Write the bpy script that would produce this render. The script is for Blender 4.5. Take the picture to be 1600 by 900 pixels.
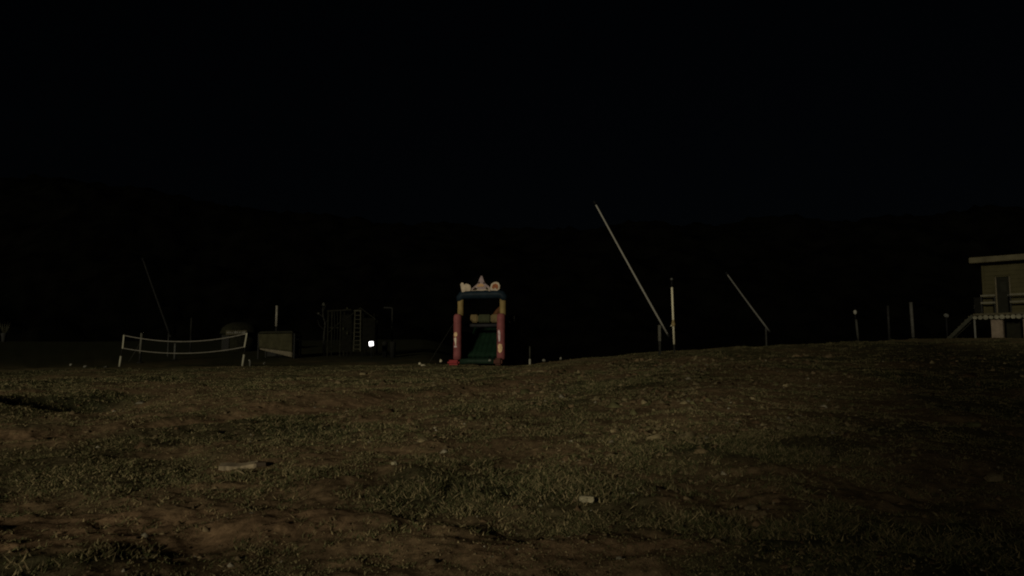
import bpy, bmesh, math, random
import numpy as np
from mathutils import Vector, Matrix

for o in list(bpy.data.objects):
    bpy.data.objects.remove(o)
scene = bpy.context.scene
COL = scene.collection
R = math.radians
random.seed(7)
rng = np.random.default_rng(7)

# ------------------------------------------------------------------ camera
EYE = 1.6
PITCH = math.atan(115 / 1200)
cam = bpy.data.cameras.new('camera')
cam.sensor_width = 36
cam.lens = 27.0
cam.clip_start = 0.1
cam.clip_end = 6000
camo = bpy.data.objects.new('camera', cam)
COL.objects.link(camo)
camo.location = (0, 0, EYE)
camo.rotation_euler = (R(90) + PITCH, 0, 0)
scene.camera = camo

# ------------------------------------------------------------------ light
SUN_EL, SUN_AZ = R(11.5), R(26)      # azimuth: from behind the camera towards its left
sun = bpy.data.lights.new('sun', 'SUN')
sun.energy = 1.36
sun.angle = R(7)
sun.color = (1.0, 0.90, 0.63)
suno = bpy.data.objects.new('sun', sun)
COL.objects.link(suno)
to_sun = Vector((-math.sin(SUN_AZ) * math.cos(SUN_EL), -math.cos(SUN_AZ) * math.cos(SUN_EL), math.sin(SUN_EL)))
suno.rotation_euler = to_sun.to_track_quat('Z', 'Y').to_euler()

world = bpy.data.worlds.new('World')
scene.world = world
world.use_nodes = True
wn = world.node_tree.nodes
sky = wn.new('ShaderNodeTexSky')
sky.sky_type = 'NISHITA'
sky.sun_disc = False
sky.air_density = 0.7
sky.dust_density = 2.5
sky.ozone_density = 0.6
sky.sun_elevation = SUN_EL
sky.sun_rotation = math.atan2(to_sun.x, to_sun.y)
world.node_tree.links.new(sky.outputs[0], wn['Background'].inputs[0])
wn['Background'].inputs[1].default_value = 0.00029

vs = scene.view_settings
vs.view_transform = 'Standard'
vs.look = 'None'
vs.exposure = 0
vs.gamma = 1
scene.cycles.pixel_filter_type = 'BLACKMAN_HARRIS'
scene.cycles.filter_width = 2.0

# ------------------------------------------------------------------ helpers
def at(px, py, Y):
    """point at depth Y that stands where pixel (px, py) of the 1600x900 picture looks"""
    u, v = (px - 800) / 1200, (450 - py) / 1200
    c, s = math.cos(PITCH), math.sin(PITCH)
    dx, dy, dz = u, c - v * s, s + v * c
    k = Y / dy
    return Vector((dx * k, Y, EYE + dz * k))


def vnoise(x, y, seed=0):
    xi, yi = np.floor(x).astype(np.int64), np.floor(y).astype(np.int64)
    fx, fy = x - xi, y - yi
    fx = fx * fx * fx * (fx * (fx * 6 - 15) + 10)
    fy = fy * fy * fy * (fy * (fy * 6 - 15) + 10)

    def h(a, b):
        n = (a * 374761393 + b * 668265263 + seed * 974634777) & 0x7fffffff
        n = ((n ^ (n >> 13)) * 1274126177) & 0x7fffffff
        n = (n ^ (n >> 16)) & 0xffff
        return n / 65535.0 * 2 - 1
    a, b, c, d = h(xi, yi), h(xi + 1, yi), h(xi, yi + 1), h(xi + 1, yi + 1)
    return (a * (1 - fx) + b * fx) * (1 - fy) + (c * (1 - fx) + d * fx) * fy


def sst(a, b, x):
    t = np.clip((x - a) / (b - a), 0, 1)
    return t * t * (3 - 2 * t)


TRACK = np.array([(-16, 8.0), (-6.8, 13.6), (0, 23.5), (4.2, 36), (6, 48)])


def track_dist(x, y):
    best = np.full_like(x, 1e9)
    side = np.zeros_like(x)
    for (ax, ay), (bx, by) in zip(TRACK[:-1], TRACK[1:]):
        vx, vy = bx - ax, by - ay
        L2 = vx * vx + vy * vy
        t = np.clip(((x - ax) * vx + (y - ay) * vy) / L2, 0, 1)
        dx, dy = x - (ax + t * vx), y - (ay + t * vy)
        d = np.hypot(dx, dy)
        sg = np.sign(vx * dy - vy * dx)
        m = d < best
        best = np.where(m, d, best)
        side = np.where(m, sg, side)
    return best * side


HX = [-80, -45, -30, -15, 0, 3.5, 9, 13.5, 22, 35, 80]
HZ = [.85, .95, 1.05, 1.2, 1.42, 1.60, 2.15, 2.48, 2.85, 3.02, 3.3]


def ground_z(x, y, fine=True):
    x = np.asarray(x, float)
    y = np.asarray(y, float)
    h = np.interp(x / np.maximum(np.maximum(y, 12), 1) * 45, HX, HZ)
    t = np.clip(y, 0, 45) / 45
    z = h * (1.32 * t - 0.32 * t * t)
    z = np.where(y < 0, 0.0, z)
    # behind the crest: left side climbs away, right side drops off
    u = x / np.maximum(y, 5)
    left = 1 - sst(-0.12, 0.02, u)
    z = z + left * (np.clip(y - 60, 0, 60) * 0.062 + np.clip(y - 120, 0, 400) * 0.004)
    z = z - (1 - left) * sst(49, 66, y) * 1.7 * (1 - sst(.45, .6, u)) - (1 - left) * sst(58, 75, y) * 1.7 * sst(.45, .6, u)
    # right foreground falls away from the track
    z = z - 0.75 * sst(1.5, 13, x) * sst(2, 7, y) * (1 - sst(16, 36, y))
    # mound with a hollow at the left
    z = z + 0.50 * np.exp(-(((x + 14.4) / 2.9) ** 2 + ((y - 17.6) / 1.9) ** 2))
    z = z - 0.62 * np.exp(-(((x + 10.7) / 1.1) ** 2 + ((y - 19.6) / 1.1) ** 2))
    # track with low banks
    td = track_dist(x, y)
    fade = 1 - sst(38, 50, y)
    z = z + fade * (-0.07 * np.exp(-(td / .75) ** 2) + 0.10 * np.exp(-((td - 1.25) / .5) ** 2) + 0.05 * np.exp(-((td + 1.3) / .5) ** 2))
    # relief
    far = 1 / (1 + np.maximum(y - 40, 0) / 40)
    z = z + .11 * vnoise(x / 5.1, y / 5.1, 1) * sst(3, 12, np.hypot(x, y)) * far
    z = z + (.06 * vnoise(x / 1.7 + y * .1, y / 1.5, 2) + .045 * vnoise(x / .95, y / .7 + x * .15, 6)) * far
    if fine:
        near = np.clip(1.1 - np.hypot(x, y) / 70, 0, 1)
        rough = .55 + .45 * vnoise(x / 3.3, y / 3.3, 9)
        z = z + near * (.031 * vnoise(x / .62, y / .5, 3) + rough * .036 * vnoise(x / .27, y / .22, 4) + rough * .019 * vnoise(x / .12, y / .105, 5))
    return z


def gz(x, y):
    return float(ground_z(np.array([x]), np.array([y]), False)[0])


def patch(x, y):
    """0..1 amounts of bare brown earth and of lusher dark grass"""
    w = .5 * vnoise(x / 1.3, y / 1.3, 21) + .35 * vnoise(x / .5, y / .5, 22) + .2 * vnoise(x / .2, y / .2, 23)
    b = np.zeros_like(x)
    for cx, cy, rx, ry, amp in ((-2.9, 6.4, 2.7, .75, 1.0), (.5, 5.7, 1.1, .45, .9), (-.6, 12.0, 2.0, 2.4, .55), (2.5, 13, 2.5, 3, .55),
                                (-4.2, 10.6, 1.2, .6, .6), (1.2, 8.3, 1.3, .6, .4), (5.5, 17, 3, 5, .4)):
        q = ((x - cx) / rx) ** 2 + ((y - cy) / ry) ** 2
        b = np.maximum(b, amp * (1 - sst(.35, 1.6, q + .8 * w)))
    td = track_dist(x, y)
    b = np.maximum(b, .95 * (1 - sst(.3, 1.5, np.abs(td) + .7 * w)) * (1 - sst(36, 46, y)))
    b = np.maximum(b, .8 * (1 - sst(.2, .8, np.abs(td - 2.6) + .7 * w)) * (1 - sst(36, 46, y)))
    b = np.maximum(b, .65 * sst(.0, .5, vnoise(x / 2.4, y / 2.4, 31) + .5 * w))
    g = sst(-.1, .5, vnoise(x / 2.9 + 7, y / 2.1, 41) + .45 * w)
    g = g * (1 - b)
    return np.clip(b, 0, 1), np.clip(g, 0, 1)


MATS = {}


def mat(name, color, rough=.7, var=.25, scale=6.0, metallic=0.0, bump=0.0, dirt=None, emission=None, spec=.04):
    if name in MATS:
        return MATS[name]
    m = bpy.data.materials.new(name)
    m.use_nodes = True
    nt = m.node_tree
    n, l = nt.nodes, nt.links
    bs = n['Principled BSDF']
    bs.inputs['Roughness'].default_value = rough
    bs.inputs['Metallic'].default_value = metallic
    bs.inputs['Specular IOR Level'].default_value = spec
    tc = n.new('ShaderNodeTexCoord')
    no = n.new('ShaderNodeTexNoise')
    no.inputs['Scale'].default_value = scale
    no.inputs['Detail'].default_value = 6
    l.new(tc.outputs['Object'], no.inputs['Vector'])
    rp = n.new('ShaderNodeValToRGB')
    rp.color_ramp.elements[0].position = .3
    rp.color_ramp.elements[1].position = .7
    d = dirt if dirt else [c * (1 - var) for c in color]
    b = [min(1, c * (1 + var * .5)) for c in color]
    rp.color_ramp.elements[0].color = (*d, 1)
    rp.color_ramp.elements[1].color = (*b, 1)
    l.new(no.outputs['Fac'], rp.inputs['Fac'])
    l.new(rp.outputs['Color'], bs.inputs['Base Color'])
    if bump:
        bp = n.new('ShaderNodeBump')
        bp.inputs['Strength'].default_value = bump
        bp.inputs['Distance'].default_value = .02
        l.new(no.outputs['Fac'], bp.inputs['Height'])
        l.new(bp.outputs['Normal'], bs.inputs['Normal'])
    if emission:
        bs.inputs['Emission Color'].default_value = (*emission[0], 1)
        bs.inputs['Emission Strength'].default_value = emission[1]
    MATS[name] = m
    return m


class MB:
    def __init__(self):
        self.bm = bmesh.new()

    def box(self, c, s, rot=None, bevel=0.0):
        m = Matrix.Translation(Vector(c))
        if rot is not None:
            m = m @ (rot.to_matrix().to_4x4() if not isinstance(rot, Matrix) else rot)
        m = m @ Matrix.Diagonal((s[0], s[1], s[2], 1))
        g = bmesh.ops.create_cube(self.bm, size=1, matrix=m)
        if bevel:
            es = list({e for v in g['verts'] for e in v.link_edges})
            bmesh.ops.bevel(self.bm, geom=es, offset=bevel, segments=2, affect='EDGES')
        return self

    def bar(self, a, b, w, h=None):
        """square bar from a to b"""
        a, b = Vector(a), Vector(b)
        d = b - a
        q = d.to_track_quat('Z', 'Y')
        return self.box((a + b) / 2, (w, h or w, d.length), q)

    def tube(self, pts, r, seg=12, cap=True):
        pts = [Vector(p) for p in pts]
        rs = r if isinstance(r, (list, tuple)) else [r] * len(pts)
        rings = []
        prev = None
        for i, p in enumerate(pts):
            if i == 0:
                t = pts[1] - p
            elif i == len(pts) - 1:
                t = p - pts[i - 1]
            else:
                t = (pts[i + 1] - p).normalized() + (p - pts[i - 1]).normalized()
            t.normalize()
            if prev is None:
                up = Vector((0, 0, 1)) if abs(t.z) < .9 else Vector((0, 1, 0))
                e1 = t.cross(up).normalized()
            else:
                e1 = (prev - t * prev.dot(t)).normalized()
            prev = e1
            e2 = t.cross(e1)
            rings.append([self.bm.verts.new(p + (e1 * math.cos(2 * math.pi * k / seg) + e2 * math.sin(2 * math.pi * k / seg)) * rs[i]) for k in range(seg)])
        for a, b in zip(rings[:-1], rings[1:]):
            for k in range(seg):
                f = self.bm.faces.new((a[k], a[(k + 1) % seg], b[(k + 1) % seg], b[k]))
                f.smooth = True
        if cap:
            self.bm.faces.new(rings[0][::-1])
            self.bm.faces.new(rings[-1])
        return self

    def lathe(self, prof, seg=20, c=(0, 0, 0)):
        c = Vector(c)
        rings = [[self.bm.verts.new(c + Vector((r * math.cos(2 * math.pi * k / seg), r * math.sin(2 * math.pi * k / seg), z))) for k in range(seg)] for r, z in prof]
        for a, b in zip(rings[:-1], rings[1:]):
            for k in range(seg):
                f = self.bm.faces.new((a[k], a[(k + 1) % seg], b[(k + 1) % seg], b[k]))
                f.smooth = True
        self.bm.faces.new(rings[0][::-1])
        self.bm.faces.new(rings[-1])
        return self

    def prism(self, outline, y0, y1):
        """outline in (x, z), extruded along y"""
        a = [self.bm.verts.new((x, y0, z)) for x, z in outline]
        b = [self.bm.verts.new((x, y1, z)) for x, z in outline]
        n = len(a)
        self.bm.faces.new(a)
        self.bm.faces.new(b[::-1])
        for k in range(n):
            self.bm.faces.new((a[k], b[k], b[(k + 1) % n], a[(k + 1) % n]))
        return self

    def rock(self, c, s, seed, sub=2, jag=.25):
        r = random.Random(seed)
        g = bmesh.ops.create_icosphere(self.bm, subdivisions=sub, radius=.5)
        off = Vector((r.random() * 9, r.random() * 9, r.random() * 9))
        from mathutils import noise
        for v in g['verts']:
            k = 1 + jag * noise.noise(v.co * 2.6 + off) * 1.6
            p = v.co * k
            p.z = max(p.z, -.3)
            v.co = Vector(c) + Vector((p.x * s[0], p.y * s[1], p.z * s[2]))
        return self

    def build(self, name, m, parent=None):
        bmesh.ops.recalc_face_normals(self.bm, faces=self.bm.faces)
        me = bpy.data.meshes.new(name)
        self.bm.to_mesh(me)
        self.bm.free()
        me.materials.append(m)
        o = bpy.data.objects.new(name, me)
        COL.objects.link(o)
        o.parent = parent
        return o


def tag(o, label, cat, group=None):
    o['label'] = label
    o['category'] = cat
    if group:
        o['group'] = group
    return o


def thing(name, label, cat, loc, rotz=0, group=None):
    o = bpy.data.objects.new(name, None)
    o.empty_display_size = .2
    COL.objects.link(o)
    o.location = loc
    o.rotation_euler = (0, 0, rotz)
    return tag(o, label, cat, group)


def dup(root, loc, rotz, label, group=None):
    r = root.copy()
    COL.objects.link(r)
    r.location = loc
    r.rotation_euler = (0, 0, rotz)
    r['label'] = label
    if group:
        r['group'] = group
    for ch in list(root.children):
        c = ch.copy()
        COL.objects.link(c)
        c.parent = r
        for g in list(ch.children):
            d = g.copy()
            COL.objects.link(d)
            d.parent = c
    return r


def foot(px, Y, py=560):
    p = at(px, py, Y)
    return Vector((p.x, Y, gz(p.x, Y)))


def zof(py, Y):
    return at(800, py, Y).z


def mesh_np(name, V, F, m, smooth=True, colors=None):
    me = bpy.data.meshes.new(name)
    V = np.ascontiguousarray(V, np.float32)
    F = np.ascontiguousarray(F, np.int32)
    k = F.shape[1]
    me.vertices.add(len(V))
    me.vertices.foreach_set('co', V.ravel())
    me.loops.add(F.size)
    me.loops.foreach_set('vertex_index', F.ravel())
    me.polygons.add(len(F))
    me.polygons.foreach_set('loop_start', np.arange(0, F.size, k, dtype=np.int32))
    me.polygons.foreach_set('loop_total', np.full(len(F), k, np.int32))
    if smooth:
        me.polygons.foreach_set('use_smooth', np.ones(len(F), bool))
    me.update(calc_edges=True)
    if colors is not None:
        ca = me.color_attributes.new('tint', 'FLOAT_COLOR', 'POINT')
        c4 = np.ones((len(V), 4), np.float32)
        c4[:, :3] = colors
        ca.data.foreach_set('color', c4.ravel())
    me.materials.append(m)
    o = bpy.data.objects.new(name, me)
    COL.objects.link(o)
    return o


# ------------------------------------------------------------------ ground
def tint_mat(name, rough=.95, noise_scale=14, amt=.55, bump=.0):
    m = bpy.data.materials.new(name)
    m.use_nodes = True
    n, l = m.node_tree.nodes, m.node_tree.links
    bs = n['Principled BSDF']
    bs.inputs['Roughness'].default_value = rough
    bs.inputs['Specular IOR Level'].default_value = .02
    at_ = n.new('ShaderNodeVertexColor')
    at_.layer_name = 'tint'
    tc = n.new('ShaderNodeTexCoord')
    no = n.new('ShaderNodeTexNoise')
    no.inputs['Scale'].default_value = noise_scale
    no.inputs['Detail'].default_value = 8
    no.inputs['Roughness'].default_value = .7
    l.new(tc.outputs['Object'], no.inputs['Vector'])
    mr = n.new('ShaderNodeMapRange')
    mr.inputs['From Min'].default_value = .25
    mr.inputs['From Max'].default_value = .75
    mr.inputs['To Min'].default_value = 1 - amt
    mr.inputs['To Max'].default_value = 1 + amt
    l.new(no.outputs['Fac'], mr.inputs['Value'])
    mx = n.new('ShaderNodeVectorMath')
    mx.operation = 'SCALE'
    l.new(at_.outputs['Color'], mx.inputs[0])
    l.new(mr.outputs['Result'], mx.inputs['Scale'])
    l.new(mx.outputs['Vector'], bs.inputs['Base Color'])
    if bump:
        bp = n.new('ShaderNodeBump')
        bp.inputs['Strength'].default_value = bump
        bp.inputs['Distance'].default_value = .02
        l.new(no.outputs['Fac'], bp.inputs['Height'])
        l.new(bp.outputs['Normal'], bs.inputs['Normal'])
    return m


EARTH = np.array([.240, .158, .095])
DRY = np.array([.108, .088, .050])
LUSH = np.array([.060, .058, .032])
FAR_DIM = np.array([.016, .017, .009])  # far ground: light falling off with distance, put into the colour


def ground_tint(x, y):
    b, g = patch(x, y)
    d = np.hypot(x, y)
    c = DRY * (1 - b - g)[:, None] + EARTH * b[:, None] + LUSH * g[:, None]
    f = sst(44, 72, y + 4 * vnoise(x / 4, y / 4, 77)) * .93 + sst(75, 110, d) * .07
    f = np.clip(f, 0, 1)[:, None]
    # far half of the field toned greener and darker: light falloff painted in
    fg = (.5 * sst(22, 42, y + 5 * vnoise(x / 5, y / 5, 79)))[:, None]
    c = c * (1 - fg) + np.array([.060, .056, .030]) * fg
    # darker towards the right: weaker light there painted into the ground colour
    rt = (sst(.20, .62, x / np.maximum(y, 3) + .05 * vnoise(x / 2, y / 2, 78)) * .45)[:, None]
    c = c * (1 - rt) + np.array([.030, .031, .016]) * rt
    return c * (1 - f) + FAR_DIM * f


ang = np.concatenate([np.linspace(-180, -42, 40)[:-1], np.linspace(-42, 42, 780), np.linspace(42, 180, 40)[1:]])
ang = R(1) * ang
rad = np.concatenate([[.05], np.geomspace(.4, 3.5, 8)[:-1], np.geomspace(3.5, 70, 560)[:-1], np.geomspace(70, 2500, 46)])
A, D = np.meshgrid(ang, rad)
X, Y = (D * np.sin(A)).ravel(), (D * np.cos(A)).ravel()
Z = ground_z(X, Y)
nc, nr = len(ang), len(rad)
i = np.arange((nr - 1) * (nc - 1))
r_, c_ = i // (nc - 1), i % (nc - 1)
a = r_ * nc + c_
F = np.stack([a, a + 1, a + nc + 1, a + nc], 1)[:, ::-1]
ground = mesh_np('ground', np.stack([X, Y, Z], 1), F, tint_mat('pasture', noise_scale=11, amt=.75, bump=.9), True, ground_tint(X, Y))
ground['kind'] = 'structure'

# ------------------------------------------------------------------ hills behind
RX = [-900, 0, 60, 130, 200, 300, 400, 600, 800, 1000, 1300, 1600, 2600]
RY = [250, 268, 272, 280, 292, 310, 325, 345, 350, 345, 338, 325, 300]
hu = np.linspace(-1.5, 1.5, 420)
ht = np.linspace(0, 1, 46)
U, T = np.meshgrid(hu, ht)
U, T = U.ravel(), T.ravel()
Yh = 330 + 420 * T
Xh = U * Yh
ridge = np.array([(565 - np.interp(800 + 1200 * q, RX, RY)) / 1200 for q in U]) * 700
Zh = ridge * sst(0, .92, T) * (1 - .35 * sst(.92, 1.0, T)) - 4
Zh += (6 * vnoise(Xh / 60, Yh / 60, 51) + 4 * vnoise(Xh / 17, Yh / 17, 52) + 4 * np.abs(vnoise(Xh / 7, Yh / 7, 53))) * sst(0, .2, T)
nc = len(hu)
i = np.arange((len(ht) - 1) * (nc - 1))
a = (i // (nc - 1)) * nc + i % (nc - 1)
hills = mesh_np('wooded_hills', np.stack([Xh, Yh, Zh], 1), np.stack([a, a + 1, a + nc + 1, a + nc], 1),
                mat('dark_forest', (.0022, .0022, .0018), .95, .6, .05), False)
hills['kind'] = 'structure'
MATS['dark_forest'].node_tree.nodes['Principled BSDF'].inputs['Specular IOR Level'].default_value = 0

# ------------------------------------------------------------------ loose-crowned trees added unseen behind the viewpoint to shade the right of the field
BARK = mat('trunk_bark', (.06, .05, .04), .9, .4, 5, bump=.4)
LEAF = mat('tree_leaves', (.06, .07, .03), .7, .4, 3)


def shade_tree(label, x, y, h, w, n, size, seed, low=.03):
    g = np.random.default_rng(seed)
    t = thing('added_shade_tree', label, 'tree', (x, y, 0), 0, 'added shade trees behind the viewpoint')
    pts = [(.12 * math.sin(k * 1.3 + seed), .1 * math.cos(k * 1.7), h * .92 * k / 7 - .2) for k in range(8)]
    trunk = MB().tube(pts, [.30, .25, .21, .18, .14, .10, .06, .02], 10).build('trunk', BARK, t)
    for k in range(14):
        z0 = h * (max(.12, low) + (.9 - max(.12, low)) * k / 14)
        an = k * 2.4 + seed
        L_ = w * .45 * (1 - .045 * k)
        MB().tube([(0, 0, z0), (L_ * .5 * math.cos(an), L_ * .5 * math.sin(an), z0 + .5), (L_ * math.cos(an), L_ * math.sin(an), z0 + 1.3)], [.08, .05, .015], 6).build('limb', BARK, trunk)
    z = h * (low + (1 - low) * g.random(n))
    r = w / 2 * np.sqrt(g.random(n)) * (1 + .15 * np.sin(z * 1.7 + seed)) * np.clip(1.25 - (z / h) ** 3, .2, 1)
    an = g.uniform(0, 2 * np.pi, n)
    c = np.stack([r * np.cos(an), r * np.sin(an), z], 1)
    d1 = g.normal(0, 1, (n, 3)); d1 /= np.linalg.norm(d1, axis=1)[:, None]
    d2 = np.cross(d1, g.normal(0, 1, (n, 3))); d2 /= np.linalg.norm(d2, axis=1)[:, None]
    s_ = size * g.uniform(.6, 1.3, (n, 1))
    V = np.stack([c - d1 * s_, c - d2 * s_ * .5, c + d1 * s_, c + d2 * s_ * .5], 1).reshape(-1, 3)
    o = mesh_np('crown', V, np.arange(n * 4).reshape(-1, 4), LEAF, False)
    o.parent = t


shade_tree('added high-crowned shade tree behind the viewpoint, standing apart farthest left, outside the picture', -15.0, -8, 15.5, 6.0, 1500, .17, 5, .58)
shade_tree('added high-crowned shade tree behind the viewpoint, leftmost of the row of four, outside the picture', -9.0, -8, 15.5, 5.6, 2300, .17, 1, .42)
shade_tree('added loose-crowned shade tree behind the viewpoint, second from the left, outside the picture', -4.0, -8.6, 15.5, 5.2, 4900, .17, 2)
shade_tree('added loose-crowned shade tree behind the viewpoint, third from the left, outside the picture', -.2, -8, 13.0, 5.2, 4900, .17, 3)
shade_tree('added loose-crowned shade tree behind the viewpoint, rightmost of the four, outside the picture', 3.9, -8.4, 11.0, 5.2, 4300, .17, 4)

# ------------------------------------------------------------------ grass and pebbles
def blades(n, dmin, dmax, hmin, hmax, per, seed):
    g = np.random.default_rng(seed)
    th = R(1) * g.uniform(-38, 38, n)
    d = np.exp(g.uniform(math.log(dmin), math.log(dmax), n))
    x, y = d * np.sin(th), d * np.cos(th)
    b, gr = patch(x, y)
    cl = sst(-.35, .45, vnoise(x / .45, y / .38, 61) + .5 * vnoise(x / .18, y / .16, 62))
    keep = g.random(n) < (.16 + .84 * cl) * (1 - .88 * b) * (1 - .35 * sst(.25, .6, x / y))
    x, y, d, b, gr = x[keep], y[keep], d[keep], b[keep], gr[keep]
    x = np.repeat(x, per); y = np.repeat(y, per); d = np.repeat(d, per); b = np.repeat(b, per); gr = np.repeat(gr, per)
    m = len(x)
    sp = (.025 + .0015 * d) if per < 10 else (.02 + .0022 * d)
    x = x + g.normal(0, 1, m) * sp
    y = y + g.normal(0, 1, m) * sp
    z = ground_z(x, y) - .004
    h = g.uniform(hmin, hmax, m) * (.7 + .5 * gr) * (1 + d / 60)
    w = (.005 + .00035 * d) * g.uniform(.7, 1.4, m)
    ph = g.uniform(0, 2 * np.pi, m)
    ln = g.uniform(.2, 2.0, m) * h
    la = g.uniform(0, 2 * np.pi, m)
    p0 = np.stack([x - w * np.cos(ph), y - w * np.sin(ph), z], 1)
    p1 = np.stack([x + w * np.cos(ph), y + w * np.sin(ph), z], 1)
    p2 = np.stack([x + ln * np.cos(la), y + ln * np.sin(la), z + h], 1)
    V = np.stack([p0, p1, p2], 1).reshape(-1, 3)
    k = g.random(m)[:, None]
    straw, olive, green = np.array([.285, .230, .130]), np.array([.170, .148, .076]), np.array([.098, .100, .048])
    c = np.where(k < (.22 if per < 10 else .45), straw, np.where(k < .62 - .25 * gr[:, None], olive, green))
    c = c * g.uniform(.65, 1.2, (m, 1))
    fg = (.5 * sst(22, 42, y))[:, None]  # far blades darkened too, the same painted light falloff
    c = c * (1 - fg) + np.array([.060, .056, .030]) * fg
    rt = (sst(.20, .62, x / np.maximum(y, 3)) * .45)[:, None]  # blades towards the right darkened, weaker light put into their colour
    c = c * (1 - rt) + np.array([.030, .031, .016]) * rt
    return V, np.repeat(c, 3, 0)


Vs, Cs = [], []
for args in ((66000, 3.6, 12, .005, .026, 5, 1), (72000, 8, 30, .008, .036, 5, 2), (44000, 20, 52, .014, .045, 4, 3), (20000, 6, 40, .02, .06, 12, 4)):
    v, c = blades(*args)
    Vs.append(v); Cs.append(c)
V, C = np.concatenate(Vs), np.concatenate(Cs)
grass = mesh_np('pasture_grass', V, np.arange(len(V)).reshape(-1, 3), tint_mat('grass_blade', noise_scale=3, amt=.2), False, C)
grass['kind'] = 'stuff'
grass['label'] = 'short patchy dry grass covering the field'
print('grass tris', len(V) // 3)

# pebbles: low octahedra-like chips, too many and too small to count
def pebbles(n, seed, clods=False):
    g = np.random.default_rng(seed)
    d = np.exp(g.uniform(math.log(5), math.log(32), n))
    th = np.where(g.random(n) < .6, g.normal(.14, .2, n), g.uniform(-.62, .62, n))
    if clods:
        d = np.exp(g.uniform(math.log(9), math.log(34), n))
        th = g.normal(.17, .17, n)
    x, y = d * np.sin(th), d * np.cos(th)
    cl = vnoise(x / 1.1, y / 1.1, 71)
    k = (g.random(n) < .25 + .75 * (cl > .15)) & (np.abs(th) < .62)
    x, y, d = x[k], y[k], d[k]
    m = len(x)
    z = ground_z(x, y)
    s = (.004 + .0014 * d) * np.exp(g.normal(0, .5, m))
    base = np.array([(1, 0, 0), (.3, .9, 0), (-.8, .6, 0), (-.8, -.6, 0), (.3, -.9, 0), (.1, .1, .8), (.5, -.2, .6), (-.4, .2, .65)])
    P = base[None] * (1 + .3 * g.normal(0, 1, (m, 8, 1))) + .12 * g.normal(0, 1, (m, 8, 3))
    P[:, :5, 2] = -.25
    if clods:
        s = (.010 + .0022 * d) * np.exp(g.normal(0, .35, m))
    P = P * (s[:, None, None] * np.array([1.25, 1.0, .75]))
    a = g.uniform(0, 6.28, m)
    ca, sa = np.cos(a)[:, None], np.sin(a)[:, None]
    V = np.stack([P[..., 0] * ca - P[..., 1] * sa + x[:, None], P[..., 0] * sa + P[..., 1] * ca + y[:, None], P[..., 2] + z[:, None]], 2)
    tri = np.array([(0, 1, 6), (1, 5, 6), (1, 2, 5), (2, 7, 5), (2, 3, 7), (3, 4, 7), (4, 6, 7), (4, 0, 6), (6, 5, 7)])
    F = (tri[None] + (np.arange(m) * 8)[:, None, None]).reshape(-1, 3)
    k = g.random((m, 1))
    c = np.where(k < .06, np.array([.36, .32, .25]), np.where(k < .55, np.array([.22, .165, .10]), np.array([.15, .10, .06])))
    if clods:
        c = np.where(k < .35, np.array([.26, .21, .125]), np.where(k < .7, np.array([.19, .135, .08]), np.array([.15, .14, .07])))
    c = c * g.uniform(.6, 1.2, (m, 1))
    return V.reshape(-1, 3), F, np.repeat(c, 8, 0)


V, F, C = pebbles(8000, 5)
V2, F2, C2 = pebbles(3400, 6, True)
F = np.concatenate([F, F2 + len(V)])
V, C = np.concatenate([V, V2]), np.concatenate([C, C2])
pb = mesh_np('scattered_pebbles', V, F, tint_mat('pebble', noise_scale=30, amt=.25), False, C)
pb['kind'] = 'stuff'
pb['label'] = 'small stones and clods scattered over the grass'

# ------------------------------------------------------------------ materials
WHITE = mat('weathered_white_paint', (.26, .25, .20), .6, .12, 3)
WHITE2 = mat('chalky_white_paint', (.62, .58, .45), .6, .08, 3)
GREYP = mat('galvanised_grey', (.085, .085, .08), .6, .3, 5)
DIMP = mat('dull_grey_metal', (.028, .028, .026), .7, .3, 5)
DARK = mat('dark_paint', (.014, .014, .014), .6, .3, 5)
BLACKM = mat('black_rubber', (.008, .008, .009), .7, .2, 5)
WOOD = mat('old_timber', (.045, .040, .026), .85, .4, 7, bump=.3)
WOODP = mat('pale_timber', (.11, .10, .07), .8, .35, 7, bump=.2)
CONC = mat('stained_concrete', (.115, .092, .074), .9, .3, 4, bump=.3)

# ------------------------------------------------------------------ inflatable slide
Yi = 45.0
b0 = foot(748, Yi)
b0.z = zof(571, Yi)
infl = thing('inflatable_slide', 'red, yellow and blue inflatable slide with pale painted crest', 'inflatable', b0, R(-13))
VR = mat('red_vinyl', (.19, .062, .066), .45, .25, 3)
VY = mat('yellow_vinyl', (.22, .160, .068), .45, .25, 3)
VB = mat('blue_vinyl', (.011, .019, .029), .45, .25, 3)
VG = mat('green_vinyl', (.008, .020, .012), .5, .3, 3)
VK = mat('navy_vinyl', (.006, .007, .012), .5, .3, 3)
VC = mat('cream_print', (.42, .35, .28), .5, .35, 5)
VP = mat('peach_print', (.44, .27, .15), .5, .35, 5)
VL = mat('lilac_print', (.25, .19, .205), .5, .3, 5)
VO = mat('orange_print', (.26, .085, .035), .5, .35, 5)
VT = mat('brown_red_vinyl', (.06, .022, .016), .5, .3, 3)


def bulge(z0, z1, r, n=5, cx=0, cy=0):
    """inflated column made of slightly pinched lobes"""
    pr = [(r * .55, z0), (r * .86, z0 + .05)]
    seg = (z1 - z0) / n
    for k in range(n):
        pr += [(r * .97, z0 + .08 + k * seg * .97), (r * 1.02, z0 + (k + .5) * seg)]
    pr += [(r * .95, z1 - .09), (r * .6, z1)]
    return pr


for sx in (-1, 1):
    MB().lathe(bulge(.30, 3.02, .25), 24, (sx * 1.32, .1, 0)).build('red_column', VR, infl)
    MB().lathe(bulge(2.86, 4.05, .19, 2), 24, (sx * 1.30, .62, 0)).build('yellow_column', VY, infl)
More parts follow.
